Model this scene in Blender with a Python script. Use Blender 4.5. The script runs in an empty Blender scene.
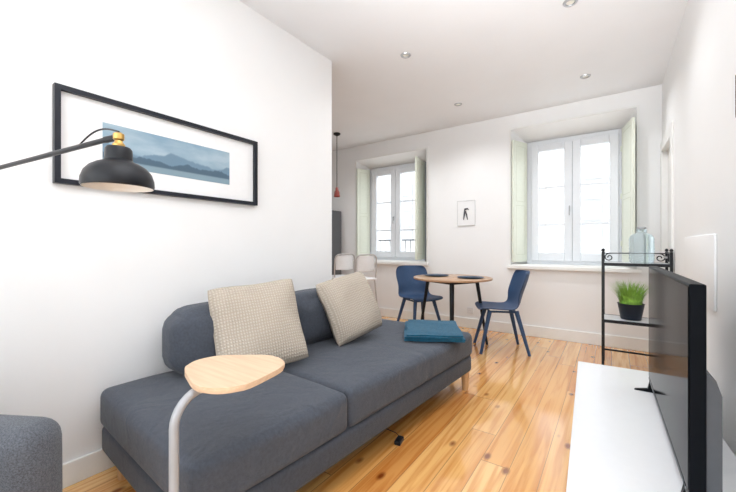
import bpy, bmesh, math, random
from mathutils import Vector, Matrix
random.seed(4)
S = bpy.context.scene; COL = S.collection
R = math.radians; PI = math.pi

# ------------------------------------------------------------------ materials
def nd(nt, t, **kw):
    n = nt.nodes.new(t)
    for k, v in kw.items(): setattr(n, k, v)
    return n
def mat(name, col, rough=.5, metal=0, var=.06, scale=30, bump=0, bscale=200, coat=0, spec=.5, trans=0, sheen=0, ior=1.5, crease=0):
    m = bpy.data.materials.new(name); m.use_nodes = True; nt = m.node_tree
    b = nt.nodes['Principled BSDF']; L = nt.links
    tc = nd(nt, 'ShaderNodeTexCoord')
    nz = nd(nt, 'ShaderNodeTexNoise'); nz.inputs['Scale'].default_value = scale; nz.inputs['Detail'].default_value = 4
    L.new(tc.outputs['Object'], nz.inputs['Vector'])
    r = nd(nt, 'ShaderNodeValToRGB')
    r.color_ramp.elements[0].position = .3; r.color_ramp.elements[1].position = .7
    r.color_ramp.elements[0].color = (*[c*(1-var) for c in col], 1)
    r.color_ramp.elements[1].color = (*[min(1, c*(1+var)) for c in col], 1)
    L.new(nz.outputs['Fac'], r.inputs['Fac']); L.new(r.outputs['Color'], b.inputs['Base Color'])
    b.inputs['Roughness'].default_value = rough; b.inputs['Metallic'].default_value = metal
    b.inputs['Specular IOR Level'].default_value = spec; b.inputs['IOR'].default_value = ior
    b.inputs['Coat Weight'].default_value = coat; b.inputs['Transmission Weight'].default_value = trans
    if sheen: b.inputs['Sheen Weight'].default_value = sheen
    if bump:
        n2 = nd(nt, 'ShaderNodeTexNoise'); n2.inputs['Scale'].default_value = bscale; n2.inputs['Detail'].default_value = 3
        L.new(tc.outputs['Object'], n2.inputs['Vector'])
        bp = nd(nt, 'ShaderNodeBump'); bp.inputs['Strength'].default_value = bump; bp.inputs['Distance'].default_value = .004
        L.new(n2.outputs['Fac'], bp.inputs['Height'])
        if crease:
            n3 = nd(nt, 'ShaderNodeTexNoise'); n3.inputs['Scale'].default_value = 7; n3.inputs['Detail'].default_value = 2; n3.inputs['Distortion'].default_value = 1.2
            L.new(tc.outputs['Object'], n3.inputs['Vector'])
            b3 = nd(nt, 'ShaderNodeBump'); b3.inputs['Strength'].default_value = crease; b3.inputs['Distance'].default_value = .03
            L.new(n3.outputs['Fac'], b3.inputs['Height']); L.new(b3.outputs['Normal'], bp.inputs['Normal'])
        L.new(bp.outputs['Normal'], b.inputs['Normal'])
    return m
def math_helper(nt):
    L = nt.links
    def ma(op, a, c=None, d=None):
        n = nd(nt, 'ShaderNodeMath', operation=op)
        for i, v in enumerate((a, c, d)):
            if v is None: continue
            if isinstance(v, (int, float)): n.inputs[i].default_value = v
            else: L.new(v, n.inputs[i])
        return n.outputs[0]
    return ma

def floor_mat():
    m = bpy.data.materials.new('pine_boards'); m.use_nodes = True; nt = m.node_tree; L = nt.links
    b = nt.nodes['Principled BSDF']; ma = math_helper(nt)
    tc = nd(nt, 'ShaderNodeTexCoord'); sp = nd(nt, 'ShaderNodeSeparateXYZ'); L.new(tc.outputs['Object'], sp.inputs[0])
    X, Y = sp.outputs[0], sp.outputs[1]
    xs = ma('DIVIDE', X, .138); xi = ma('FLOOR', xs); xf = ma('FRACT', xs)
    wn = nd(nt, 'ShaderNodeTexWhiteNoise', noise_dimensions='1D'); L.new(xi, wn.inputs['W'])
    ys = ma('ADD', ma('DIVIDE', Y, 2.1), ma('MULTIPLY', wn.outputs['Value'], 7.3)); yi = ma('FLOOR', ys); yf = ma('FRACT', ys)
    cid = nd(nt, 'ShaderNodeCombineXYZ'); L.new(xi, cid.inputs[0]); L.new(yi, cid.inputs[1])
    w2 = nd(nt, 'ShaderNodeTexWhiteNoise', noise_dimensions='3D'); L.new(cid.outputs[0], w2.inputs['Vector'])
    base = nd(nt, 'ShaderNodeValToRGB'); cr = base.color_ramp
    cr.elements[0].color = (.70, .305, .078, 1); cr.elements[1].color = (.94, .61, .27, 1)
    e = cr.elements.new(.3); e.color = (.82, .42, .125, 1)
    e = cr.elements.new(.7); e.color = (.89, .51, .18, 1)
    L.new(w2.outputs['Value'], base.inputs['Fac'])
    gv = nd(nt, 'ShaderNodeCombineXYZ')
    L.new(ma('ADD', ma('MULTIPLY', X, 30), ma('MULTIPLY', w2.outputs['Value'], 50)), gv.inputs[0]); L.new(ma('MULTIPLY', Y, 1.2), gv.inputs[1]); L.new(xi, gv.inputs[2])
    g = nd(nt, 'ShaderNodeTexNoise'); g.inputs['Scale'].default_value = 1; g.inputs['Detail'].default_value = 6; g.inputs['Distortion'].default_value = .8
    L.new(gv.outputs[0], g.inputs['Vector'])
    gr = nd(nt, 'ShaderNodeValToRGB'); gr.color_ramp.elements[0].position = .38; gr.color_ramp.elements[1].position = .56
    gr.color_ramp.elements[0].color = (.76, .56, .36, 1); gr.color_ramp.elements[1].color = (1, 1, 1, 1)
    L.new(g.outputs['Fac'], gr.inputs['Fac'])
    mx = nd(nt, 'ShaderNodeMix', data_type='RGBA', blend_type='MULTIPLY'); mx.inputs[0].default_value = .85
    L.new(base.outputs[0], mx.inputs[6]); L.new(gr.outputs[0], mx.inputs[7])
    kv = nd(nt, 'ShaderNodeCombineXYZ'); L.new(ma('MULTIPLY', X, 8), kv.inputs[0]); L.new(ma('MULTIPLY', Y, 4.2), kv.inputs[1])
    vo = nd(nt, 'ShaderNodeTexVoronoi'); vo.inputs['Scale'].default_value = 1; L.new(kv.outputs[0], vo.inputs['Vector'])
    kr = nd(nt, 'ShaderNodeValToRGB'); kr.color_ramp.elements[0].position = .07; kr.color_ramp.elements[1].position = .18
    kr.color_ramp.elements[0].color = (.26, .09, .028, 1); kr.color_ramp.elements[1].color = (1, 1, 1, 1)
    L.new(vo.outputs['Distance'], kr.inputs['Fac'])
    mk = nd(nt, 'ShaderNodeMix', data_type='RGBA', blend_type='MULTIPLY'); mk.inputs[0].default_value = .9
    L.new(mx.outputs[2], mk.inputs[6]); L.new(kr.outputs[0], mk.inputs[7])
    gx = ma('MINIMUM', xf, ma('SUBTRACT', 1, xf)); gy = ma('MINIMUM', yf, ma('SUBTRACT', 1, yf))
    gap = ma('MAXIMUM', ma('LESS_THAN', gx, .015), ma('LESS_THAN', gy, .0013))
    mg = nd(nt, 'ShaderNodeMix', data_type='RGBA'); L.new(ma('MULTIPLY', gap, .65), mg.inputs[0])
    L.new(mk.outputs[2], mg.inputs[6]); mg.inputs[7].default_value = (.25, .10, .03, 1)
    L.new(mg.outputs[2], b.inputs['Base Color'])
    b.inputs['Roughness'].default_value = .22; b.inputs['Coat Weight'].default_value = 1; b.inputs['Coat Roughness'].default_value = .07; b.inputs['Coat IOR'].default_value = 1.55
    bp = nd(nt, 'ShaderNodeBump'); bp.inputs['Strength'].default_value = .15; bp.inputs['Distance'].default_value = .002
    L.new(ma('SUBTRACT', g.outputs['Fac'], gap), bp.inputs['Height']); L.new(bp.outputs['Normal'], b.inputs['Normal'])
    return m

def wood_mat(name, c0, c1, rough=.45, sc=(2, 30, 30)):
    m = bpy.data.materials.new(name); m.use_nodes = True; nt = m.node_tree; L = nt.links; b = nt.nodes['Principled BSDF']
    tc = nd(nt, 'ShaderNodeTexCoord'); mp = nd(nt, 'ShaderNodeMapping'); mp.inputs['Scale'].default_value = sc
    L.new(tc.outputs['Object'], mp.inputs[0]); n = nd(nt, 'ShaderNodeTexNoise'); n.inputs['Scale'].default_value = 2.5; n.inputs['Detail'].default_value = 5
    L.new(mp.outputs[0], n.inputs['Vector']); r = nd(nt, 'ShaderNodeValToRGB')
    r.color_ramp.elements[0].position = .35; r.color_ramp.elements[1].position = .65
    r.color_ramp.elements[0].color = (*c0, 1); r.color_ramp.elements[1].color = (*c1, 1)
    L.new(n.outputs['Fac'], r.inputs['Fac']); L.new(r.outputs[0], b.inputs['Base Color']); b.inputs['Roughness'].default_value = rough
    return m

def knit_mat():
    m = bpy.data.materials.new('beige_knit'); m.use_nodes = True; nt = m.node_tree; L = nt.links; b = nt.nodes['Principled BSDF']
    tc = nd(nt, 'ShaderNodeTexCoord')
    outs = []
    for d, sc in (('X', 23), ('Y', 20)):
        w = nd(nt, 'ShaderNodeTexWave', bands_direction=d); w.inputs['Scale'].default_value = sc; w.inputs['Distortion'].default_value = 2.2; w.inputs['Detail'].default_value = 1
        L.new(tc.outputs['Object'], w.inputs['Vector']); outs.append(w.outputs['Fac'])
    mu = nd(nt, 'ShaderNodeMath', operation='MULTIPLY'); L.new(outs[0], mu.inputs[0]); L.new(outs[1], mu.inputs[1])
    r = nd(nt, 'ShaderNodeValToRGB'); r.color_ramp.elements[1].position = .6
    r.color_ramp.elements[0].color = (.44, .38, .31, 1); r.color_ramp.elements[1].color = (.56, .495, .42, 1)
    L.new(mu.outputs[0], r.inputs['Fac']); L.new(r.outputs[0], b.inputs['Base Color'])
    bp = nd(nt, 'ShaderNodeBump'); bp.inputs['Strength'].default_value = .7; bp.inputs['Distance'].default_value = .006
    L.new(mu.outputs[0], bp.inputs['Height']); L.new(bp.outputs[0], b.inputs['Normal']); b.inputs['Roughness'].default_value = .95
    return m

def art_mat():
    m = bpy.data.materials.new('misty_hills_print'); m.use_nodes = True; nt = m.node_tree; L = nt.links; b = nt.nodes['Principled BSDF']; ma = math_helper(nt)
    tc = nd(nt, 'ShaderNodeTexCoord'); sp = nd(nt, 'ShaderNodeSeparateXYZ'); L.new(tc.outputs['Object'], sp.inputs[0]); Y, Z = sp.outputs[1], sp.outputs[2]
    cl = nd(nt, 'ShaderNodeTexNoise'); cl.inputs['Scale'].default_value = 6; cl.inputs['Detail'].default_value = 5
    mp = nd(nt, 'ShaderNodeMapping'); mp.inputs['Scale'].default_value = (1, .8, 2.2); L.new(tc.outputs['Object'], mp.inputs[0]); L.new(mp.outputs[0], cl.inputs['Vector'])
    sky = nd(nt, 'ShaderNodeValToRGB'); sky.color_ramp.elements[0].position = .35; sky.color_ramp.elements[1].position = .68
    sky.color_ramp.elements[0].color = (.22, .34, .44, 1); sky.color_ramp.elements[1].color = (.38, .49, .56, 1); L.new(cl.outputs['Fac'], sky.inputs['Fac'])
    cur = sky.outputs[0]
    for seed, sc, amp, base_, col in ((3.1, 5, .10, -.055, (.15, .245, .33, 1)), (8.7, 7, .085, -.080, (.065, .12, .175, 1)), (0, 0, 0, -.070, (.22, .32, .38, 1))):
        if sc:
            n1 = nd(nt, 'ShaderNodeTexNoise', noise_dimensions='1D'); n1.inputs['Scale'].default_value = sc; n1.inputs['Detail'].default_value = 5
            L.new(ma('ADD', Y, seed), n1.inputs['W']); hgt = ma('ADD', ma('MULTIPLY', n1.outputs['Fac'], amp), base_)
        else: hgt = base_
        k = nd(nt, 'ShaderNodeMapRange'); k.inputs['From Min'].default_value = -.004; k.inputs['From Max'].default_value = .005; L.new(ma('SUBTRACT', hgt, Z), k.inputs['Value'])
        x = nd(nt, 'ShaderNodeMix', data_type='RGBA'); L.new(k.outputs[0], x.inputs[0]); L.new(cur, x.inputs[6]); x.inputs[7].default_value = col; cur = x.outputs[2]
    L.new(cur, b.inputs['Base Color']); b.inputs['Roughness'].default_value = .35
    return m

M = dict(
 wall=mat('white_paint', (.88, .88, .878), .6, var=.01, scale=3, bump=.03, bscale=80),
 ceil=mat('ceiling_paint', (.885, .895, .915), .7, var=.01, scale=3),
 trim=mat('trim_paint', (.86, .86, .84), .35, var=.01),
 sage=mat('pale_sage_paint', (.78, .82, .71), .35, var=.02),
 sageline=mat('sage_groove', (.68, .72, .60), .5, var=.02),
 upvc=mat('white_window_plastic', (.76, .79, .83), .25, var=.01),
 steel=mat('brushed_steel', (.55, .55, .56), .3, 1),
 floor=floor_mat(),
 sofa=mat('charcoal_fabric', (.060, .070, .091), .95, var=.14, scale=90, bump=.6, bscale=300, sheen=.12, crease=.35),
 sofa2=mat('charcoal_fabric_base', (.050, .058, .076), .95, var=.14, scale=90, bump=.6, bscale=300, sheen=.1, crease=.25),
 arm=mat('grey_tweed', (.10, .11, .13), .95, var=.45, scale=260, bump=.8, bscale=350, sheen=.15),
 birch=wood_mat('pale_birch', (.66, .45, .29), (.74, .53, .36)),
 leg=wood_mat('beech_leg', (.55, .30, .13), (.66, .40, .20), sc=(30, 30, 2)),
 tabletop=wood_mat('brown_wood_top', (.40, .23, .13), (.52, .33, .20), .3),
 navy=mat('navy_plastic', (.030, .068, .150), .5, var=.05, spec=.35),
 black=mat('black_metal', (.008, .009, .012), .35, var=.05, spec=.3),
 iron=mat('dark_iron', (.05, .05, .055), .5, var=.05, spec=.3),
 blackf=mat('black_frame', (.010, .012, .020), .35, var=.05, spec=.3),
 screen=mat('tv_screen', (.002, .003, .004), .10, var=.02, spec=.008),
 tvb=mat('tv_plastic', (.006, .007, .009), .35, var=.05, spec=.03),
 tvr=mat('tv_rear_plastic', (.075, .078, .086), .45, var=.05, spec=.3),
 tvs=mat('tv_silver', (.25, .26, .28), .35, .8),
 knit=knit_mat(),
 teal=mat('teal_wool', (.004, .082, .150), .95, var=.2, scale=60, bump=.6, bscale=250, sheen=.1, crease=.25),
 lgrey=mat('light_grey_metal', (.38, .39, .41), .35, var=.02),
 pale=mat('pale_frame', (.62, .62, .62), .4, var=.02),
 lampw=mat('lamp_inside_white', (.88, .85, .80), .5, var=.01),
 bulb=mat('frosted_bulb', (.9, .88, .84), .3, var=.01),
 brass=mat('brass', (.60, .38, .12), .28, 1),
 mount=mat('white_mount', (.86, .86, .86), .6, var=.01),
 art=art_mat(),
 white=mat('white_lacquer', (.80, .805, .82), .22, var=.008, coat=.2),
 stool=mat('stool_white', (.86, .85, .85), .4, var=.02),
 stoolf=mat('stool_beige_frame', (.50, .47, .46), .4, var=.04),
 fridge=mat('dark_grey_enamel', (.12, .125, .135), .35, var=.04),
 red=mat('dark_red_enamel', (.22, .035, .025), .35, var=.04),
 pot=mat('navy_pot', (.010, .015, .028), .4, var=.05, spec=.3),
 soil=mat('soil', (.05, .03, .02), .95, var=.4, scale=90),
 grass=mat('grass_blade', (.25, .50, .07), .55, var=.4, scale=25),
 glass=mat('bottle_glass', (.76, .87, .90), .06, var=.03, trans=.78, ior=1.25),
 shelf=mat('shelf_board', (.72, .74, .76), .3, var=.02),
 plate=mat('navy_ceramic', (.012, .045, .095), .35, var=.05, spec=.3),
 ink=mat('ink_grey', (.08, .08, .09), .6, var=.1),
 facade=mat('facade_plaster', (.52, .52, .515), .8, var=.03, scale=2),
 fglass=mat('facade_glass', (.36, .375, .39), .35, var=.06, scale=1),
 fline=mat('facade_stone', (.43, .43, .425), .7, var=.04),
 glow=mat('downlight_lens', (.9, .88, .8), .4, var=.01),
)

# ------------------------------------------------------------------ mesh helpers
def link(name, bm, m, parent=None, loc=None, smooth=True, recalc=True):
    if recalc: bmesh.ops.recalc_face_normals(bm, faces=bm.faces)
    me = bpy.data.meshes.new(name); bm.to_mesh(me); bm.free()
    if smooth:
        for p in me.polygons: p.use_smooth = True
        me.set_sharp_from_angle(angle=R(38))
    me.materials.append(M[m] if isinstance(m, str) else m)
    o = bpy.data.objects.new(name, me); COL.objects.link(o)
    if parent: o.parent = parent
    if loc: o.location = loc
    return o
def tag(o, label, cat, group=None):
    o['label'] = label; o['category'] = cat
    if group: o['group'] = group
    return o
def thing(name, label, cat, loc=(0, 0, 0), rz=0, group=None):
    o = bpy.data.objects.new(name, None); COL.objects.link(o); o.empty_display_size = .1
    o.location = loc; o.rotation_euler = (0, 0, rz)
    return tag(o, label, cat, group)
def struct(o): o['kind'] = 'structure'; return o
def sempty(name, loc=(0, 0, 0)):
    o = bpy.data.objects.new(name, None); COL.objects.link(o); o.location = loc; o['kind'] = 'structure'; return o
def dup(root, loc, rz, label):
    r = root.copy(); COL.objects.link(r); r.location = loc; r.rotation_euler = (0, 0, rz); r['label'] = label
    for ch in list(root.children):
        c = ch.copy(); COL.objects.link(c); c.parent = r
        for g in list(ch.children):
            d = g.copy(); COL.objects.link(d); d.parent = c
    return r
def B(): return bmesh.new()
def abox(bm, lo, hi, bev=0, seg=2):
    lo = Vector(lo); hi = Vector(hi)
    r = bmesh.ops.create_cube(bm, size=1); vs = r['verts']
    for v in vs: v.co = Vector(((lo[i]+hi[i])/2 + v.co[i]*(hi[i]-lo[i]) for i in range(3)))
    if bev:
        es = {e for v in vs for e in v.link_edges}
        bmesh.ops.bevel(bm, geom=list(es), offset=bev, segments=seg, affect='EDGES', profile=.5)
    return bm
def aprism(bm, pts, z0, z1, axis='z'):
    def mk(p, z):
        return {'z': (p[0], p[1], z), 'x': (z, p[0], p[1]), 'y': (p[0], z, p[1])}[axis]
    a = [bm.verts.new(mk(p, z0)) for p in pts]; b = [bm.verts.new(mk(p, z1)) for p in pts]
    n = len(pts)
    bm.faces.new(a); bm.faces.new(b[::-1])
    for i in range(n): bm.faces.new((a[i], b[i], b[(i+1) % n], a[(i+1) % n]))
    return bm
def atube(bm, pts, r, seg=10, close=True):
    pts = [Vector(p) for p in pts]; n = len(pts); rs = r if isinstance(r, (list, tuple)) else [r]*n
    rings = []; prev = None
    for i, p in enumerate(pts):
        t = (pts[min(i+1, n-1)]-pts[max(i-1, 0)]).normalized()
        if prev is None:
            up = Vector((0, 0, 1)) if abs(t.z) < .9 else Vector((1, 0, 0)); u = t.cross(up).normalized()
        else: u = (prev-t*prev.dot(t)).normalized()
        prev = u; w = t.cross(u)
        rings.append([bm.verts.new(p+(u*math.cos(2*PI*k/seg)+w*math.sin(2*PI*k/seg))*rs[i]) for k in range(seg)])
    for i in range(n-1):
        for k in range(seg):
            bm.faces.new((rings[i][k], rings[i][(k+1) % seg], rings[i+1][(k+1) % seg], rings[i+1][k]))
    if close: bm.faces.new(rings[0]); bm.faces.new(rings[-1])
    return bm
def alathe(bm, prof, c=(0, 0, 0), seg=40):
    rings = []
    for r, z in prof:
        if r < 1e-5: rings.append([bm.verts.new((c[0], c[1], c[2]+z))])
        else: rings.append([bm.verts.new((c[0]+r*math.cos(2*PI*k/seg), c[1]+r*math.sin(2*PI*k/seg), c[2]+z)) for k in range(seg)])
    for a, b in zip(rings, rings[1:]):
        for k in range(seg):
            k2 = (k+1) % seg
            if len(a) == 1 and len(b) == 1: continue
            if len(a) == 1: bm.faces.new((a[0], b[k], b[k2]))
            elif len(b) == 1: bm.faces.new((a[k], a[k2], b[0]))
            else: bm.faces.new((a[k], a[k2], b[k2], b[k]))
    return bm
def softbox(lo, hi, r, puff=.012, n=10, wob=0):
    bm = B(); lo = Vector(lo); hi = Vector(hi); h = (hi-lo)/2; c = (hi+lo)/2
    def cs(hh):
        e = [-hh, -hh+r*.1, -hh+r*.3, -hh+r*.6, -hh+r]
        mid = [(-hh+r)+(2*(hh-r))*i/n for i in range(1, n)]
        return e+mid+[-x for x in e[::-1]]
    ax = [cs(h[i]) for i in range(3)]
    vd = {}
    def V(p):
        k = tuple(round(x, 5) for x in p)
        if k not in vd:
            q = Vector(p); inner = Vector([max(-(h[i]-r), min(h[i]-r, q[i])) for i in range(3)])
            d = q-inner
            q2 = inner+d.normalized()*r if d.length > 1e-7 else q
            u = [abs(q[i])/h[i] for i in range(3)]
            for i in range(3):
                if u[i] > .999:
                    j, k2 = [a for a in range(3) if a != i]
                    q2[i] += math.copysign(puff, q[i])*(1-u[j]**3)*(1-u[k2]**3)
            if wob:
                q2.z += wob*math.sin(q.x*9+q.y*7)*math.cos(q.y*11-q.x*5)*(1 if q.z > 0 else 0)
            vd[k] = bm.verts.new(c+q2)
        return vd[k]
    for i in range(3):
        j, k = [a for a in range(3) if a != i]
        for s in (-1, 1):
            for a in range(len(ax[j])-1):
                for b in range(len(ax[k])-1):
                    q = []
                    for (aa, bb) in ((a, b), (a+1, b), (a+1, b+1), (a, b+1)):
                        p = [0, 0, 0]; p[i] = s*h[i]; p[j] = ax[j][aa]; p[k] = ax[k][bb]; q.append(V(p))
                    try: bm.faces.new(q)
                    except ValueError: pass
    return bm

# ------------------------------------------------------------------ room
XL, XR, YF, ZC = -2.05, .42, 4.64, 2.75
YB = -1.6; XK = -4.75; YK = 2.37
b = B(); abox(b, (XK-.2, YB, -.1), (XR+.2, YF+.3, 0)); struct(link('floor', b, 'floor', smooth=False))
b = B(); abox(b, (XK-.2, YB, ZC), (XR+.2, YF+.3, ZC+.2)); struct(link('ceiling', b, 'ceil', smooth=False))
b = B(); aprism(b, [(XL, YB), (XL, YK), (XK, YK), (XK, YK-.14), (XL-.14, YK-.14), (XL-.14, YB)], 0, ZC); struct(link('wall_left', b, 'wall', smooth=False))
b = B(); abox(b, (XK-.14, YK-.14, 0), (XK, YF+.3, ZC)); struct(link('wall_kitchen', b, 'wall', smooth=False))
DY0, DY1, DZ = 3.86, 4.52, 2.06
b = B(); abox(b, (XR, YB, 0), (XR+.14, DY0, ZC)); abox(b, (XR, DY1, 0), (XR+.14, YF+.3, ZC)); abox(b, (XR, DY0, DZ), (XR+.14, DY1, ZC))
struct(link('wall_right', b, 'wall', smooth=False))
door = sempty('door_1', (XR, DY0, 0))
b = B(); abox(b, (.03, .03, .01), (.07, DY1-DY0-.03, DZ-.03)); link('door_leaf', b, 'trim', door, smooth=False)
b = B()
for (y0, y1, z0, z1) in ((-.07, 0.03, 0, DZ+.07), (DY1-DY0-.03, DY1-DY0+.06, 0, DZ+.07), (.03, DY1-DY0-.03, DZ-.03, DZ+.07)):
    abox(b, (-.018, y0, z0), (.10, y1, z1), .004)
link('door_frame', b, 'trim', door, smooth=False)
b = B(); atube(b, [(.03, .09, 1.0), (-.03, .09, 1.0), (-.035, .12, 1.0), (-.035, .2, 1.0)], .009); link('door_handle', b, 'steel', door)

W2 = dict(x0=-1.04, x1=.216, z0=.86, z1=2.56, i0=-.90, i1=.12, iz=2.43)
W1 = dict(x0=-3.48, x1=-2.20, z0=.86, z1=2.51, i0=-3.36, i1=-2.35, iz=2.40)
YW = YF+.30
b = B()
abox(b, (XK-.14, YF, 0), (W1['x0'], YW, ZC)); abox(b, (W1['x1'], YF, 0), (W2['x0'], YW, ZC)); abox(b, (W2['x1'], YF, 0), (XR+.14, YW, ZC))
for w in (W1, W2):
    abox(b, (w['x0'], YF, 0), (w['x1'], YW, w['z0'])); abox(b, (w['x0'], YF, w['z1']), (w['x1'], YW, ZC))
    aprism(b, [(w['x0'], YF), (w['i0'], YW), (w['x0'], YW)], w['z0'], w['z1'])
    aprism(b, [(w['x1'], YF), (w['i1'], YW), (w['x1'], YW)], w['z0'], w['z1'])
    aprism(b, [(YF, w['z1']), (YW, w['iz']), (YW, w['z1'])], w['x0'], w['x1'], 'x')
struct(link('wall_far', b, 'wall', smooth=False))
def window(n, w):
    g = sempty('window_%d' % n, ((w['i0']+w['i1'])/2, YW-.03, w['z0']))
    W = (w['i1']-w['i0'])/2; H = w['iz']-w['z0']; f = .060
    b = B(); abox(b, (-W, -.03, 0), (-W+f, .04, H), .004); abox(b, (W-f, -.03, 0), (W, .04, H), .004)
    abox(b, (-W+f, -.03, H-f), (W-f, .04, H), .004); abox(b, (-W+f, -.03, 0), (W-f, .04, f), .004)
    link('window_frame', b, 'upvc', g, smooth=False)
    for s in (-1, 1):
        a, c = (-W+f-.005, -.002) if s < 0 else (.002, W-f+.005)
        z0, z1 = f-.005, H-f+.005; st = .086
        b = B()
        abox(b, (a, -.055, z0), (a+st, .01, z1), .006); abox(b, (c-st, -.055, z0), (c, .01, z1), .006)
        abox(b, (a+st, -.055, z0), (c-st, .01, z0+st+.015), .006); abox(b, (a+st, -.055, z1-st), (c-st, .01, z1), .006)
        sa = link('window_sash', b, 'upvc', g, smooth=False)
        for fz in (.30, .62):
            b = B(); zz = z0+(z1-z0)*fz
            abox(b, (a+st, -.03, zz), (c-st, -.012, zz+.022))
            link('glazing_bar', b, 'upvc', sa, smooth=False)
    b = B(); abox(b, (-.035, -.066, H*.42), (-.022, -.054, H*.42+.07), .003); abox(b, (-.034, -.09, H*.42+.05), (-.023, -.066, H*.42+.062)); abox(b, (-.034, -.092, H*.42-.05), (-.023, -.082, H*.42+.062), .003)
    link('window_handle', b, 'lgrey', g, smooth=False)
    b = B(); abox(b, (w['x0']-.04-g.location.x, YF-.05-g.location.y, -.045), (w['x1']+.04-g.location.x, YF+.001-g.location.y, .0), .006)
    abox(b, (w['x0']+.01-g.location.x, YF-g.location.y, -.0), (w['x1']-.01-g.location.x, -.031, .012))
    link('window_sill', b, 'trim', g, smooth=False)
window(1, W1); window(2, W2)
for n, w in ((1, W1), (2, W2)):
    b = B(); e = .022
    abox(b, (w['x0']-e, YF-.012, w['z0']), (w['x0'], YF+.001, w['z1']+e)); abox(b, (w['x1'], YF-.012, w['z0']), (w['x1']+e, YF+.001, w['z1']+e)); abox(b, (w['x0'], YF-.012, w['z1']), (w['x1'], YF+.001, w['z1']+e))
    struct(link('trim_%d' % n, b, 'trim', smooth=False))
def shutter(hx, hy, ex, ey, z0, z1, label):
    L = math.hypot(ex-hx, ey-hy); a = math.atan2(ey-hy, ex-hx)
    t = thing('window_shutter', label, 'shutter', (hx, hy, z0), a, 'pale green folding shutters')
    H = z1-z0
    b = B(); abox(b, (0, -.014, 0), (L, .014, H), .003)
    pn_ = link('shutter_panel', b, 'sage', t, smooth=False)
    for s in (-1, 1):
        for (p, q) in ((.06, .47), (.50, .96)):
            b = B()
            y0, y1 = (.0135, .0160) if s > 0 else (-.0160, -.0135)
            x0, x1 = .05, L-.05; za, zb = p*H, q*H; k = .007
            abox(b, (x0, y0, za), (x0+k, y1, zb)); abox(b, (x1-k, y0, za), (x1, y1, zb)); abox(b, (x0+k, y0, za), (x1-k, y1, za+k)); abox(b, (x0+k, y0, zb-k), (x1-k, y1, zb))
            link('shutter_moulding', b, 'sageline', pn_, smooth=False)
    for z in (.15, .5, .85):
        b = B(); atube(b, [(0, -.018, z*H-.03), (0, -.018, z*H+.03)], .007, 8)
        link('hinge', b, 'sage', t)
shutter(-.903, 4.86, -1.014, 4.60, .90, 2.42, 'pale green shutter folded at left side of the right-hand window')
shutter(.105, 4.85, .185, 4.49, .90, 2.42, 'pale green shutter between right-hand window and the room corner')
shutter(-2.345, 4.85, -2.29, 4.47, .90, 2.38, 'pale green shutter standing open at right side of the kitchen-end window')
shutter(-3.365, 4.86, -3.450, 4.62, .90, 2.38, 'pale green shutter at left side of kitchen-end window beside fridge')
def bb(name, lo, hi):
    b = B(); abox(b, lo, hi, .004); struct(link(name, b, 'trim', smooth=False))
bb('baseboard_far', (XK, YF-.018, 0), (XR, YF, .13)); bb('baseboard_left', (XL, YB, 0), (XL+.016, YK, .11))
bb('baseboard_partition', (XK, YK, 0), (XL+.016, YK+.016, .11)); bb('baseboard_right', (XR-.016, YB, 0), (XR, DY0-.075, .11))

# ------------------------------------------------------------------ outside
bld = thing('apartment_building', 'pale plastered apartment building across the street seen through windows', 'building', (-3, 11, -6))
b = B(); abox(b, (-9, 0, 0), (9, 4, 17)); link('building_wall', b, 'facade', bld, smooth=False)
for i in range(8):
    for j in range(3):
        x = -8+i*2.02+.75; z = 3.9+j*3.3
        b = B(); abox(b, (x-.62, -.08, z-.1), (x+.62, .02, z+2.25)); f = link('window_surround', b, 'fline', bld, smooth=False)
        b = B()
        for s in (-1, 1):
            for k in range(4): abox(b, (x+s*.27-.22, -.11, z+.05+k*.54), (x+s*.27+.22, -.085, z+.05+k*.54+.48))
        link('pane', b, 'fglass', f, smooth=False)
rl = thing('balcony_railing', 'dark iron railing outside the kitchen-end window', 'railing', (-2.84, YW+.22, .70))
b = B(); atube(b, [(-.6, 0, .50), (.6, 0, .50)], .010, 8); link('rail', b, 'iron', rl)
b = B(); atube(b, [(-.6, 0, .05), (.6, 0, .05)], .008, 8); link('rail', b, 'iron', rl)
for k in range(13):
    b = B(); atube(b, [(-.6+k*.1, 0, .05), (-.6+k*.1, 0, .50)], .005, 6); link('baluster', b, 'iron', rl)
for s in (-.6, .6):
    b = B(); atube(b, [(s, -.2, .05), (s, 0, .05)], .008, 6); link('bracket', b, 'iron', rl)

# ------------------------------------------------------------------ ceiling downlights
dl = thing('downlight', 'ceiling spotlight above the sofa end, left of the near pair', 'ceiling light', (-1.46, 2.66, ZC), 0, 'recessed ceiling spotlights')
b = B(); alathe(b, [(.026, -.002), (.030, -.008), (.042, -.007), (.046, 0), (.046, .003), (.026, .003), (.026, -.002)]); link('trim_ring', b, 'steel', dl)
b = B(); alathe(b, [(0, -.001), (.0255, -.001)]); link('lens', b, 'glow', dl)
dup(dl, (-.23, 2.72, ZC), 0, 'ceiling spotlight cut close to the top edge of the photo')
dup(dl, (-1.465, 3.93, ZC), 0, 'ceiling spotlight above the round table, smallest and furthest left of far pair')
dup(dl, (-.21, 3.99, ZC), 0, 'ceiling spotlight in front of the right-hand window')

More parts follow.
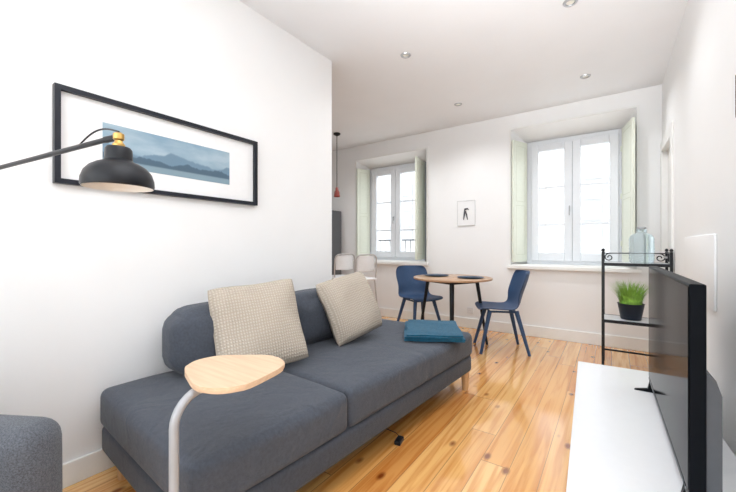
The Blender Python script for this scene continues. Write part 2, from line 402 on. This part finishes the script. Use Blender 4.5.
# ------------------------------------------------------------------ sofa
ang = -math.atan2(.07, 1)
so = thing('sofa', 'long charcoal fabric sofa with loose back cushions along the left wall', 'sofa', (-1.03, .555, 0), ang)
SL, SD = 2.14, .96
b = softbox((-SD+.005, .006, .128), (-.006, SL-.005, .262), .030, .003, 8); link('base', b, 'sofa2', so)
b = softbox((-SD, 0, .250), (0, .711, .430), .038, .006, 14, .003); link('seat_cushion', b, 'sofa', so)
b = softbox((-SD, .709, .250), (0, SL, .430), .038, .006, 60, .003)
for v in b.verts:
    d = abs(v.co.y-1.43)
    if d < .035:
        g_ = .007*(1-d/.035)
        if v.co.z > .40: v.co.z -= g_
        if v.co.x > -.03: v.co.x -= g_
link('seat_cushion', b, 'sofa', so)
for (y0, y1) in ((.26, .97), (.965, 1.62)):
    b = softbox((-SD+.0, y0, .430), (-SD+.28, y1, .772), .100, .018, 8); c = link('back_cushion', b, 'sofa', so)
for (x, y) in ((-.045, .08), (-SD+.08, .08), (-.035, SL-.075), (-SD+.08, SL-.08)):
    b = B(); atube(b, [(x, y, 0), (x, y, .138)], [.024, .031], 16); link('leg', b, 'leg', so)

def pillow(label, loc, rot, s=.48, th=.075, seed=1):
    bm = B(); n = 26; g = {}
    for side in (1, -1):
        for i in range(n+1):
            for j in range(n+1):
                u = -1+2*i/n; v = -1+2*j/n
                edge = i in (0, n) or j in (0, n)
                if edge and side == -1: g[(side, i, j)] = g[(1, i, j)]; continue
                cr = 1-.045*(u*u*v*v)**2
                x = u*s/2*(1-.035*(1-v*v)*1)*cr; y = v*s/2*(1-.035*(1-u*u))*cr
                z = side*th*((1-u**4)*(1-v**4))**.5 + .010*math.sin(u*4+seed)*math.cos(v*3)
                g[(side, i, j)] = bm.verts.new((x, y, z))
    for side in (1, -1):
        for i in range(n):
            for j in range(n):
                q = [g[(side, i, j)], g[(side, i+1, j)], g[(side, i+1, j+1)], g[(side, i, j+1)]]
                bm.faces.new(q if side == 1 else q[::-1])
    o = link('throw_pillow', bm, 'knit'); o.location = loc
    o.matrix_world = Matrix.Translation(loc) @ rot
    return tag(o, label, 'pillow', 'beige knitted pillows on the sofa')
def prot(face, lean, roll):
    base = Matrix(((0, 0, 1, 0), (1, 0, 0, 0), (0, 1, 0, 0), (0, 0, 0, 1)))
    return Matrix.Rotation(face, 4, 'Z') @ Matrix.Rotation(-lean, 4, 'Y') @ Matrix.Rotation(roll, 4, 'X') @ base
pillow('beige knitted square pillow nearer the curved side table', Vector((-1.58, 1.225, .668)), prot(R(-24), R(22), R(5)), .485, .085, 1)
pillow('beige knitted square pillow nearer the folded blue blanket', Vector((-1.52, 1.965, .675)), prot(R(-12), R(22), R(10)), .455, .085, 5)

def blanket():
    bm = B(); layers = 4; th = .0125; Lx = .205; pts = []
    for k in range(layers):
        xs = [(-1+2*i/14) for i in range(15)]
        if k % 2: xs = xs[::-1]
        off_ = (0, .006, -.004, .006)[k]
        for x in xs: pts.append((x*(Lx-.005*k)+off_, .008+k*th + .0015*math.sin(x*4+k)))
    n = 20
    def off(i):
        a = Vector(pts[max(i-1, 0)]); c = Vector(pts[min(i+1, len(pts)-1)]); t = (c-a).normalized(); return Vector((-t.y, t.x))*.0048
    rows = []
    for j in range(n+1):
        t_ = -1+2*j/n
        y = .25*t_; r1 = []; r2 = []
        for i, p in enumerate(pts):
            o = off(i); L_ = i//15; w = .004*math.sin(j*.45+L_*1.9)
            sh = .007*math.sin(L_*2.1+.4)
            lift = max(0, .003*math.sin(j*.5+p[0]*9)*(.4+p[1]*12)) - .0012*L_*t_**4
            r1.append(bm.verts.new((p[0]+o.x+w, y+sh, p[1]+o.y+lift))); r2.append(bm.verts.new((p[0]-o.x+w, y+sh, p[1]-o.y+lift)))
        rows.append((r1, r2))
    m = len(pts)
    for j in range(n):
        for i in range(m-1):
            bm.faces.new((rows[j][0][i], rows[j][0][i+1], rows[j+1][0][i+1], rows[j+1][0][i]))
            bm.faces.new((rows[j][1][i], rows[j+1][1][i], rows[j+1][1][i+1], rows[j][1][i+1]))
        for e in (0, m-1): bm.faces.new((rows[j][0][e], rows[j+1][0][e], rows[j+1][1][e], rows[j][1][e]))
    for j in (0, n):
        for i in range(m-1): bm.faces.new((rows[j][0][i], rows[j][1][i], rows[j][1][i+1], rows[j][0][i+1]))
    return bm
o = link('folded_blanket', blanket(), 'teal', loc=(-1.115, 2.44, .440)); o.rotation_euler = (0, 0, R(28))
tag(o, 'folded dark teal blanket on the far end of the sofa seat', 'blanket')

# ------------------------------------------------------------------ side table
st = thing('side_table', 'small side table with pale wood rounded top on a bent grey pole', 'table', (-1.025, .500, 0))
TC = (-.002, .192)
def rtop(z0, z1):
    c = Vector(TC); P = []
    n = 56
    for k in range(n):
        a = 2*PI*k/n
        ca, sa = math.cos(a), math.sin(a)
        rr = .163*(1+.11*math.cos(3*(a-R(70))))
        P.append((c.x+rr*ca*1.0, c.y+rr*sa*.92))
    bm = B(); aprism(bm, P, z0, z1)
    es = [e for e in bm.edges if abs(e.verts[0].co.z-e.verts[1].co.z) < 1e-6]
    bmesh.ops.bevel(bm, geom=es, offset=.004, segments=2, affect='EDGES')
    return bm
link('tabletop', rtop(.680, .697), 'birch', st)
b = B(); pts = [(0, 0, .02), (0, 0, .3), (0, 0, .578)]
for k in range(1, 9):
    a = k/8*PI/2; pts.append((0, .085*(1-math.cos(a)), .578+.088*math.sin(a)))
pts.append((0, .17, .667))
atube(b, pts, .0132, 16); link('pole', b, 'lgrey', st)
b = B(); alathe(b, [(0, 0), (.05, 0), (.05, .005), (0, .005)], (TC[0], .185, .674)); link('mounting_plate', b, 'lgrey', st)
b = B(); aprism(b, [(-.16, -.03), (.16, -.03), (.18, .0), (.17, .36), (.14, .38), (-.14, .38), (-.17, .36), (-.18, 0)], 0, .012); abox(b, (-.03, -.02, .012), (.03, .02, .024), .004)
link('base', b, 'lgrey', st, smooth=False)

# ------------------------------------------------------------------ armchair
ac = thing('armchair', 'mottled grey tweed armchair cut by the lower left corner', 'armchair', (-1.44, -.185, 0), R(35.07))
link('seat', softbox((-.30, -.26, .22), (.36, .26, .43), .05, .015, 8), 'arm', ac)
def armrest(y0, y1):
    bm = softbox((-.37, y0, .13), (.39, y1, .612), .058, .005, 8)
    for v in bm.verts:
        if v.co.z > .45: v.co.z += (-v.co.x)*.04+.004
    return bm
link('armrest', armrest(.235, .385), 'arm', ac)
link('armrest', armrest(-.385, -.235), 'arm', ac)
link('backrest', softbox((-.40, -.385, .13), (-.24, .385, .84), .06, .012, 8), 'arm', ac)
for x in (-.33, .32):
    for y in (-.33, .33):
        b = B(); atube(b, [(x, y, 0), (x, y, .15)], [.013, .02], 14); link('leg', b, 'leg', ac)

# ------------------------------------------------------------------ floor lamp
SX, SY = -1.90, .245
fl = thing('floor_lamp', 'black floor lamp with bell shade, brass joint and long arm', 'lamp', (SX, SY, 0))
hx, hy, hz = -1.085-SX, .385-SY, 1.375
b = B(); alathe(b, [(0, 0), (.135, 0), (.14, .006), (.138, .018), (.12, .024), (.015, .03), (0, .03)]); link('base', b, 'black', fl)
b = B(); atube(b, [(0, 0, .02), (0, 0, 1.42)], .0095, 14); alathe(b, [(0, 0), (.014, 0), (.014, .03), (0, .04)], (0, 0, 1.41)); link('pole', b, 'black', fl)
b = B(); atube(b, [(-.10, -.017, 1.372), (hx-.05, hy-.01, 1.392)], .0072, 12); link('arm', b, 'black', fl)
b = B(); atube(b, [(0, -.018, 1.375), (0, .018, 1.375)], .016, 16); link('joint', b, 'brass', fl)
hd = (hx, hy, 1.256)
b = B(); alathe(b, [(.080, .0), (.083, .005), (.082, .022), (.076, .040), (.065, .054), (.050, .064), (.037, .069), (.032, .074), (.031, .102), (.027, .108), (.0, .110)], hd, 48)
alathe(b, [(.0, .104), (.026, .102), (.029, .072), (.048, .060), (.062, .050), (.072, .038), (.078, .021), (.079, .0), (.080, .0)], hd, 48)
sh = link('lamp_shade', b, 'black', fl, recalc=True)
sh.data.materials.append(M['lampw'])
for p in sh.data.polygons:
    if p.index >= 48*10: p.material_index = 1
b = B(); alathe(b, [(0, .010), (.016, .014), (.024, .03), (.023, .040), (.014, .054), (.012, .09), (0, .09)], hd, 24); link('bulb', b, 'bulb', fl)
b = B(); alathe(b, [(0, 0), (.014, 0), (.015, .006), (.010, .012), (.009, .016), (.013, .020), (.013, .034), (.008, .038), (0, .039)], (hx, hy, 1.366), 24); link('joint', b, 'brass', fl)
b = B(); atube(b, [(hx-.008, hy-.002, 1.392), (hx-.055, hy-.011, 1.392)], .009, 10); link('connector', b, 'black', fl)
b = B(); pts = []
for k in range(15):
    s = k/14; pts.append((hx-.20+.20*s, hy-.034+.034*s, 1.389+.018*s+.026*math.sin(PI*s)))
atube(b, pts, .0025, 6); link('cord', b, 'black', fl)

# ------------------------------------------------------------------ wall picture
pf = thing('picture_frame', 'long black-framed landscape print of misty hills with white mount on left wall', 'picture', (XL, 1.010, 1.602))
hw, hh, fw, fd = .539, .221, .022, .034
b = B()
for (y0, y1, z0, z1) in ((-hw, hw, hh-fw, hh), (-hw, hw, -hh, -hh+fw), (-hw, -hw+fw, -hh+fw, hh-fw), (hw-fw, hw, -hh+fw, hh-fw)): abox(b, (0, y0, z0), (fd, y1, z1))
link('frame', b, 'blackf', pf, smooth=False)
b = B(); abox(b, (.002, -hw+fw, -hh+fw), (.010, hw-fw, hh-fw)); link('mount', b, 'mount', pf, smooth=False)
b = B(); abox(b, (.0102, -.355, -.104), (.012, .335, .104)); link('print', b, 'art', pf, smooth=False)

sp_ = thing('picture_frame', 'small white-framed ink sketch hanging between the two windows', 'picture', (-1.615, YF, 1.545))
b = B()
for (x0, x1, z0, z1) in ((-.125, .125, .163, .17), (-.125, .125, -.17, -.163), (-.125, -.118, -.163, .163), (.118, .125, -.163, .163)): abox(b, (x0, -.012, z0), (x1, 0, z1))
link('frame', b, 'pale', sp_, smooth=False)
b = B(); abox(b, (-.118, -.008, -.163), (.118, -.001, .163)); link('mount', b, 'mount', sp_, smooth=False)
b = B()
atube(b, [(-.035, -.010, -.09), (-.025, -.010, -.02), (-.02, -.010, .05)], [.006, .012, .008], 8); atube(b, [(.02, -.010, -.09), (.005, -.010, -.02), (-.012, -.010, .03)], [.006, .010, .010], 8)
atube(b, [(-.02, -.010, .05), (.02, -.010, .06), (.035, -.010, .04)], [.014, .010, .004], 8)
ob = link('print', b, 'ink', sp_)

# ------------------------------------------------------------------ dining table
TX, TY = -1.50, 3.83
tb = thing('dining_table', 'round brown wooden dining table with slanted dark legs', 'table', (TX, TY, 0))
b = B(); alathe(b, [(0, .722), (.43, .722), (.438, .727), (.44, .735), (.438, .742), (.432, .745), (0, .745)], seg=64); link('tabletop', b, 'tabletop', tb)
b = B()
for k in range(4):
    a = R(20+90*k); a2 = R(110+90*k)
    atube(b, [(.27*math.cos(a), .27*math.sin(a), .70), (.27*math.cos(a2), .27*math.sin(a2), .70)], .018, 8)
link('apron', b, 'black', tb)
for k in range(4):
    a = R(20+90*k); b = B()
    atube(b, [(.38*math.cos(a), .38*math.sin(a), 0), (.27*math.cos(a), .27*math.sin(a), .722)], [.013, .021], 14); link('leg', b, 'black', tb)
pl = thing('plate', 'flat dark blue plate on the table beside the far blue chair', 'plate', (TX-.20, TY+.02, .746), 0, 'dark blue plates on the dining table')
b = B(); alathe(b, [(0, 0), (.09, 0), (.135, .007), (.145, .012), (.142, .014), (.095, .005), (0, .004)], seg=40); link('dish', b, 'plate', pl)
b = B(); alathe(b, [(0, .0045), (.06, .0045), (.09, .011), (.096, .015), (.092, .016), (.06, .008), (0, .0075)], seg=40); link('inner_dish', b, 'plate', pl)
dup(pl, (TX+.22, TY-.02, .746), 0, 'flat dark blue plate on the table beside the near blue chair')

# ------------------------------------------------------------------ shell chairs
def shell(zs, top, w, m, parent, name='shell'):
    prof = [(.225, zs-.022, .84), (.205, zs-.004, .92), (.14, zs, .98), (.05, zs-.008, 1), (-.05, zs-.012, 1), (-.115, zs-.004, .99), (-.160, zs+.018, .97), (-.188, zs+.055, .95), (-.205, zs+.10, .94), (-.222, zs+.155, .95)]
    hb = top-zs
    for f, ww in ((.55, .98), (.70, 1.0), (.85, .97), (.95, .88), (1, .72)): prof.append((-.215-.125*(f-.33), zs+hb*f, ww))
    bm = B(); n = 12; rows = []
    for idx, (x, z, ww) in enumerate(prof):
        row = []; up = min(1, max(0, (idx-4)/5))
        for j in range(n+1):
            v = -1+2*j/n
            c = abs(v)**2.2
            row.append(bm.verts.new((x+up*.085*c, v*w*ww, z+(1-up)*.022*c)))
        rows.append(row)
    for a, c in zip(rows, rows[1:]):
        for j in range(n): bm.faces.new((a[j], a[j+1], c[j+1], c[j]))
    o = link(name, bm, m, parent)
    s = o.modifiers.new('s', 'SOLIDIFY'); s.thickness = .010; s.offset = 0
    u = o.modifiers.new('u', 'SUBSURF'); u.levels = 2; u.render_levels = 2
    return o
c1 = thing('dining_chair', 'navy moulded chair on the window side, right of the round table', 'chair', (-.985, 3.86, 0), R(206), 'navy moulded dining chairs')
shell(.45, .84, .24, 'navy', c1)
for sx in (1, -1):
    for sy in (1, -1):
        b = B(); atube(b, [(sx*.235-.01, sy*.215, 0), (sx*.13-.01, sy*.13, .432)], [.014, .023], 14); link('leg', b, 'navy', c1)
b = B()
for s in (1, -1):
    atube(b, [(.12, s*.13, .42), (-.14, s*.13, .42)], .011, 8); atube(b, [(s*.13-.01, -.13, .42), (s*.13-.01, .13, .42)], .011, 8)
link('seat_frame', b, 'navy', c1)
dup(c1, (-2.0, 4.0, 0), R(-32), 'navy moulded chair behind the round table, left of it')

c2 = thing('bar_stool', 'slim white framed bar stool nearer the navy chair', 'stool', (-2.87, 3.90, 0), R(160), 'white bar stools at the kitchen end')
link('seat', softbox((-.17, -.18, .63), (.18, .18, .66), .014, .002, 6), 'stool', c2)
b = B()
P = [(-.155, -.165, .64), (-.165, -.168, .80)]
for k in range(9):
    a = k/8*PI/2; P.append((-.17-.02*k/8, -.165+.07*(1-math.cos(a)), .91+.07*math.sin(a)))
P.append((-.205, 0, .985))
P += [(p[0], -p[1], p[2]) for p in P[:-1][::-1]]
atube(b, P, .0095, 10); link('back_frame', b, 'stoolf', c2)
b = softbox((-.205, -.142, .76), (-.190, .142, .965), .007, .001, 8)
for v in b.verts: v.co.x += .045*(v.co.y/.142)**2
link('backrest', b, 'stool', c2)
for sx in (1, -1):
    for sy in (1, -1):
        b = B(); atube(b, [(sx*.20, sy*.19, 0), (sx*.15, sy*.155, .632)], [.009, .011], 12); link('leg', b, 'stoolf', c2)
b = B()
for (p, q) in (((.183, -.178), (.183, .178)), ((-.183, -.178), (-.183, .178)), ((.183, .178), (-.183, .178)), ((.183, -.178), (-.183, -.178))): atube(b, [(p[0], p[1], .22), (q[0], q[1], .22)], .008, 8)
link('footrest', b, 'stoolf', c2)
dup(c2, (-3.31, 3.99, 0), R(160), 'slim white framed bar stool nearer the wall corner')

# ------------------------------------------------------------------ kitchen end
fg = thing('refrigerator', 'dark grey refrigerator just visible past the wall corner', 'refrigerator', (-4.06, 4.30, 0))
b = B(); abox(b, (-.30, -.28, .04), (.30, .30, 1.69), .01); link('body', b, 'fridge', fg, smooth=False)
for (z0, z1) in ((.05, .62), (.63, 1.68)):
    b = B(); abox(b, (-.298, -.335, z0), (.298, -.282, z1), .012); d = link('door', b, 'fridge', fg, smooth=False)
    b = B(); zz = z1-.3 if z0 < .1 else z0+.08; atube(b, [(.25, -.335, zz), (.25, -.365, zz), (.25, -.365, zz+.22), (.25, -.335, zz+.22)], .008, 8); link('handle', b, 'steel', d)
for x in (-.25, .25):
    for y in (-.25, .25):
        b = B(); alathe(b, [(0, 0), (.02, 0), (.02, .04), (0, .04)], (x, y, 0), 12); link('foot', b, 'black', fg)
pn = thing('pendant_lamp', 'small pendant lamp on a black cord at the kitchen end', 'lamp', (-3.30, 3.93, 0))
b = B(); alathe(b, [(0, 0), (.05, 0), (.05, -.02), (.012, -.04), (0, -.04)], (0, 0, ZC), 24); link('ceiling_rose', b, 'black', pn)
b = B(); atube(b, [(0, 0, ZC-.03), (0, 0, 1.95)], .005, 8); link('cord', b, 'black', pn)
b = B(); alathe(b, [(.012, .14), (.02, .13), (.022, .10), (.038, .07), (.045, 0), (.041, 0), (.035, .065), (.018, .095), (.010, .14)], (0, 0, 1.82), 32); link('lamp_shade', b, 'red', pn)
b = B(); alathe(b, [(0, 0), (.02, .006), (.028, .025), (.02, .05), (.012, .07), (0, .075)], (0, 0, 1.835), 20); link('bulb', b, 'bulb', pn)

# ------------------------------------------------------------------ outlet
ol = thing('power_outlet', 'white power outlet low on far wall behind the dining table', 'outlet', (-1.56, YF, .235))
b = B(); abox(b, (-.04, -.010, -.04), (.04, 0, .04), .004); link('plate', b, 'white', ol, smooth=False)
for x in (-.01, .01):
    b = B(); atube(b, [(x, -.0125, 0), (x, -.009, 0)], .003, 8); link('socket_hole', b, 'ink', ol)

# ------------------------------------------------------------------ metal shelf
sx0, sx1, sy0, sy1 = -.065, .400, 3.76, 4.06
cx, cy = (sx0+sx1)/2, (sy0+sy1)/2; hx2, hy2 = (sx1-sx0)/2, (sy1-sy0)/2
sh_ = thing('shelf_unit', 'black metal shelf unit with scrolled ends beside the doorway', 'shelf', (cx, cy, 0))
for x in (-hx2, hx2):
    for y in (-hy2, hy2):
        b = B(); abox(b, (x-.010, y-.010, 0), (x+.010, y+.010, 1.05)); alathe(b, [(0, 0), (.011, .004), (.014, .014), (.008, .024), (0, .028)], (x, y, 1.05), 12); link('post', b, 'black', sh_, smooth=False)
for z in (.42, .925):
    b = B(); abox(b, (-hx2, -hy2-.006, z), (hx2, -hy2+.006, z+.026)); abox(b, (-hx2, hy2-.006, z), (hx2, hy2+.006, z+.026))
    abox(b, (-hx2-.006, -hy2, z), (-hx2+.006, hy2, z+.026)); abox(b, (hx2-.006, -hy2, z), (hx2+.006, hy2, z+.026))
    fr_ = link('shelf_frame', b, 'black', sh_, smooth=False)
    b = B(); abox(b, (-hx2+.006, -hy2+.006, z+.006), (hx2-.006, hy2-.006, z+.024)); link('shelf_board', b, 'shelf', fr_, smooth=False)
def spiral(c, r0, r1, a0, turns, plane):
    P = []
    for k in range(26):
        s = k/25; r = r0+(r1-r0)*s; a = a0+turns*2*PI*s
        P.append((c[0], c[1]+r*math.cos(a), c[2]+r*math.sin(a)) if plane == 'x' else (c[0]+r*math.cos(a), c[1], c[2]+r*math.sin(a)))
    return P
for x in (-hx2, hx2):
    for s in (-1, 1):
        b = B(); atube(b, spiral((x, s*.065, .996), .042, .010, R(90), 1.3*s, 'x'), .006, 6); link('scroll', b, 'black', sh_)
    b = B(); atube(b, [(x, -hy2, 1.040), (x, hy2, 1.040)], .006, 8); link('rail', b, 'black', sh_)
for x, tw in ((-hx2+.045, 1), (hx2-.045, -1)):
    b = B(); atube(b, spiral((x, hy2, .992), .038, .009, R(90), 1.3*tw, 'y'), .005, 6); link('scroll', b, 'black', sh_)
b = B(); atube(b, [(-hx2, hy2, 1.032), (hx2, hy2, 1.032)], .005, 8); link('rail', b, 'black', sh_)
b = B(); abox(b, (-hx2, hy2-.005, .10), (hx2, hy2+.005, .115))
for x in (-hx2, hx2): abox(b, (x-.005, -hy2, .10), (x+.005, hy2, .115))
link('brace', b, 'black', sh_, smooth=False)
bt = thing('glass_bottle', 'large clear ribbed glass bottle on the top of the metal shelf', 'bottle', (.215, 3.90, .95))
b = B()
pr = [(0, 0), (.076, 0), (.086, .008)]
for k in range(15): pr.append((.087+(.004 if k % 2 else 0), .03+k*.0135))
pr += [(.080, .240), (.054, .258), (.038, .266), (.034, .280), (.038, .286), (.038, .296), (0, .298)]
alathe(b, pr, seg=40); link('bottle_body', b, 'glass', bt)
b = B(); alathe(b, [(0, .2985), (.032, .2985), (.034, .312), (.030, .317), (0, .317)], seg=24); link('stopper', b, 'lgrey', bt)
pg = thing('potted_grass', 'bright green grass plant in a dark pot on the lower metal shelf', 'plant', (.140, 3.90, .447))
b = B(); alathe(b, [(0, 0), (.072, 0), (.076, .006), (.098, .135), (.102, .14), (.098, .142), (.092, .14), (.086, .12), (0, .118)]); link('pot', b, 'pot', pg)
b = B(); alathe(b, [(0, .124), (.05, .126), (.086, .122)]); link('soil', b, 'soil', pg)
b = B()
for k in range(420):
    a = random.random()*2*PI; r = .085*math.sqrt(random.random()); l = random.uniform(.15, .25); lean = r/.080*.45+random.uniform(-.1, .2)
    d = Vector((math.cos(a), math.sin(a), 0)); s = Vector((-d.y, d.x, 0)); p = d*r+Vector((0, 0, .12)); prev = None
    for i in range(5):
        f = i/4; q = p+d*(lean*l*f*f)*.9+Vector((0, 0, l*(f-.22*lean*f*f))); w = .0045*(1-f*.95)
        cur = (b.verts.new(q-s*w), b.verts.new(q+s*w))
        if prev: b.faces.new((prev[0], prev[1], cur[1], cur[0]))
        prev = cur
link('foliage', b, 'grass', pg, smooth=False, recalc=False)

# ------------------------------------------------------------------ TV console + TV
cr_ = math.atan2(.186-.12, 1.44)
co = thing('tv_console', 'low white glossy media console along the right wall', 'cabinet', (-.178, 2.65, 0), cr_)
CW, CL, CH = .50, 1.95, .35
b = B(); abox(b, (-.002, -CL, CH-.022), (CW, 0, CH), .002); link('top', b, 'white', co, smooth=False)
b = B(); abox(b, (.018, -CL+.004, .03), (CW-.004, -.004, CH-.022)); link('body', b, 'white', co, smooth=False)
for k in range(3):
    y1 = -.004-k*(CL-.008)/3; y0 = y1-(CL-.008)/3+.004
    b = B(); abox(b, (0.0, y0, .035), (.017, y1, CH-.025), .002); d = link('door', b, 'white', co, smooth=False)
b = B(); abox(b, (.03, -CL+.03, 0), (CW-.03, -.03, .03)); link('plinth', b, 'white', co, smooth=False)
tv = thing('television', 'flat black television on the white console seen nearly edge-on', 'television', (.168, 1.83, CH), R(0.8))
TW = .53; z0, z1 = .055, .645
b = B(); abox(b, (0, -TW, z0), (.036, TW, z1), .004); link('screen_housing', b, 'tvb', tv, smooth=False)
b = B(); abox(b, (-.0015, -TW+.008, z0+.016), (0, TW-.008, z1-.008)); link('screen', b, 'screen', tv, smooth=False)
b = B(); aprism(b, [(.036, z0+.012), (.064, z0+.016), (.068, z0+.03), (.068, z0+.29), (.056, z0+.33), (.036, z0+.35)], -TW+.008, TW-.008, 'y')
link('rear_cover', b, 'tvr', tv, smooth=False)
b = B(); abox(b, (-.002, -TW, z0-.004), (.02, TW, z0+.002)); link('bottom_trim', b, 'tvs', tv, smooth=False)
for y in (-.47, .47):
    b = B(); aprism(b, [(-.065, 0), (-.060, .005), (-.01, .016), (.0, z0+.01), (.034, z0+.01), (.044, .016), (.105, .005), (.11, 0)], y-.009, y+.009, 'y'); link('foot', b, 'tvb', tv, smooth=False)

wp = thing('wall_panel', 'white thin flat panel with rounded corners on right wall behind the television', 'panel', (XR, 2.78, .78))
b = B(); abox(b, (-.012, -.42, 0), (0, .42, .38), .0055, 3); link('front_panel', b, 'wall', wp)
pe = thing('picture_frame', 'thin dark frame cut by the right photo edge on right wall', 'picture', (XR, 1.870, 1.705))
b = B()
for (y0, y1, z0, z1) in ((-.14, .14, .079, .085), (-.14, .14, -.085, -.079), (-.14, -.134, -.079, .079), (.134, .14, -.079, .079)): abox(b, (-.010, y0, z0), (0, y1, z1))
link('frame', b, 'blackf', pe, smooth=False)
b = B(); abox(b, (-.006, -.134, -.079), (-.001, .134, .079)); link('mount', b, 'mount', pe, smooth=False)
pa = thing('power_adapter', 'small black power adapter on floor at the sofa front edge', 'adapter', (-.975, 1.70, 0), R(10))
b = B(); abox(b, (-.018, -.034, 0), (.018, .034, .024), .005); link('case', b, 'black', pa, smooth=False)
b = B(); atube(b, [(0, .034, .010), (-.05, .08, .006), (-.2, .12, .005), (-.45, .13, .005)], .002, 6); link('cord', b, 'black', pa)

# ------------------------------------------------------------------ light
w = bpy.data.worlds.new('world'); S.world = w; w.use_nodes = True
bg = w.node_tree.nodes['Background']; bg.inputs[0].default_value = (.93, .97, 1.0, 1); bg.inputs[1].default_value = 3.05
def area(name, loc, rot, sx, sy, e, col=(1, 1, 1), spread=180):
    l = bpy.data.lights.new(name, 'AREA'); l.shape = 'RECTANGLE'; l.size = sx; l.size_y = sy; l.energy = e; l.color = col; l.spread = R(spread)
    o = bpy.data.objects.new(name, l); COL.objects.link(o); o.location = loc; o.rotation_euler = rot
    return o
area('bounce_fill', (-.3, -.9, 1.5), (R(128), 0, R(-2)), 1.0, .8, 32, (.95, .975, 1), 60)  # added fill light behind the camera, tilted up to brighten the ceiling
def spot(loc, e):
    l = bpy.data.lights.new('fill_spot', 'SPOT'); l.energy = e; l.spot_size = R(145); l.spot_blend = .9; l.shadow_soft_size = .03; l.color = (.95, .975, 1)
    o = bpy.data.objects.new('fill_spot', l); COL.objects.link(o); o.location = loc
for p in ((-1.46, 2.66, 17), (-.23, 2.72, 28), (-1.465, 3.93, 37), (-.21, 3.99, 34), (-2.7, 3.93, 40), (-3.9, 3.2, 34)): spot((p[0], p[1], ZC-.012), p[2])  # fill spots added to brighten the far end; last two have no fixture
S.view_settings.view_transform = 'Standard'; S.view_settings.look = 'None'; S.view_settings.exposure = .15

cam = bpy.data.cameras.new('camera'); co_ = bpy.data.objects.new('camera', cam); COL.objects.link(co_)
cam.sensor_width = 36; cam.lens = 349/736*36; cam.clip_start = .02
co_.location = (0, 0, 1.1); co_.rotation_euler = (R(90), 0, R(34.93))
S.camera = co_
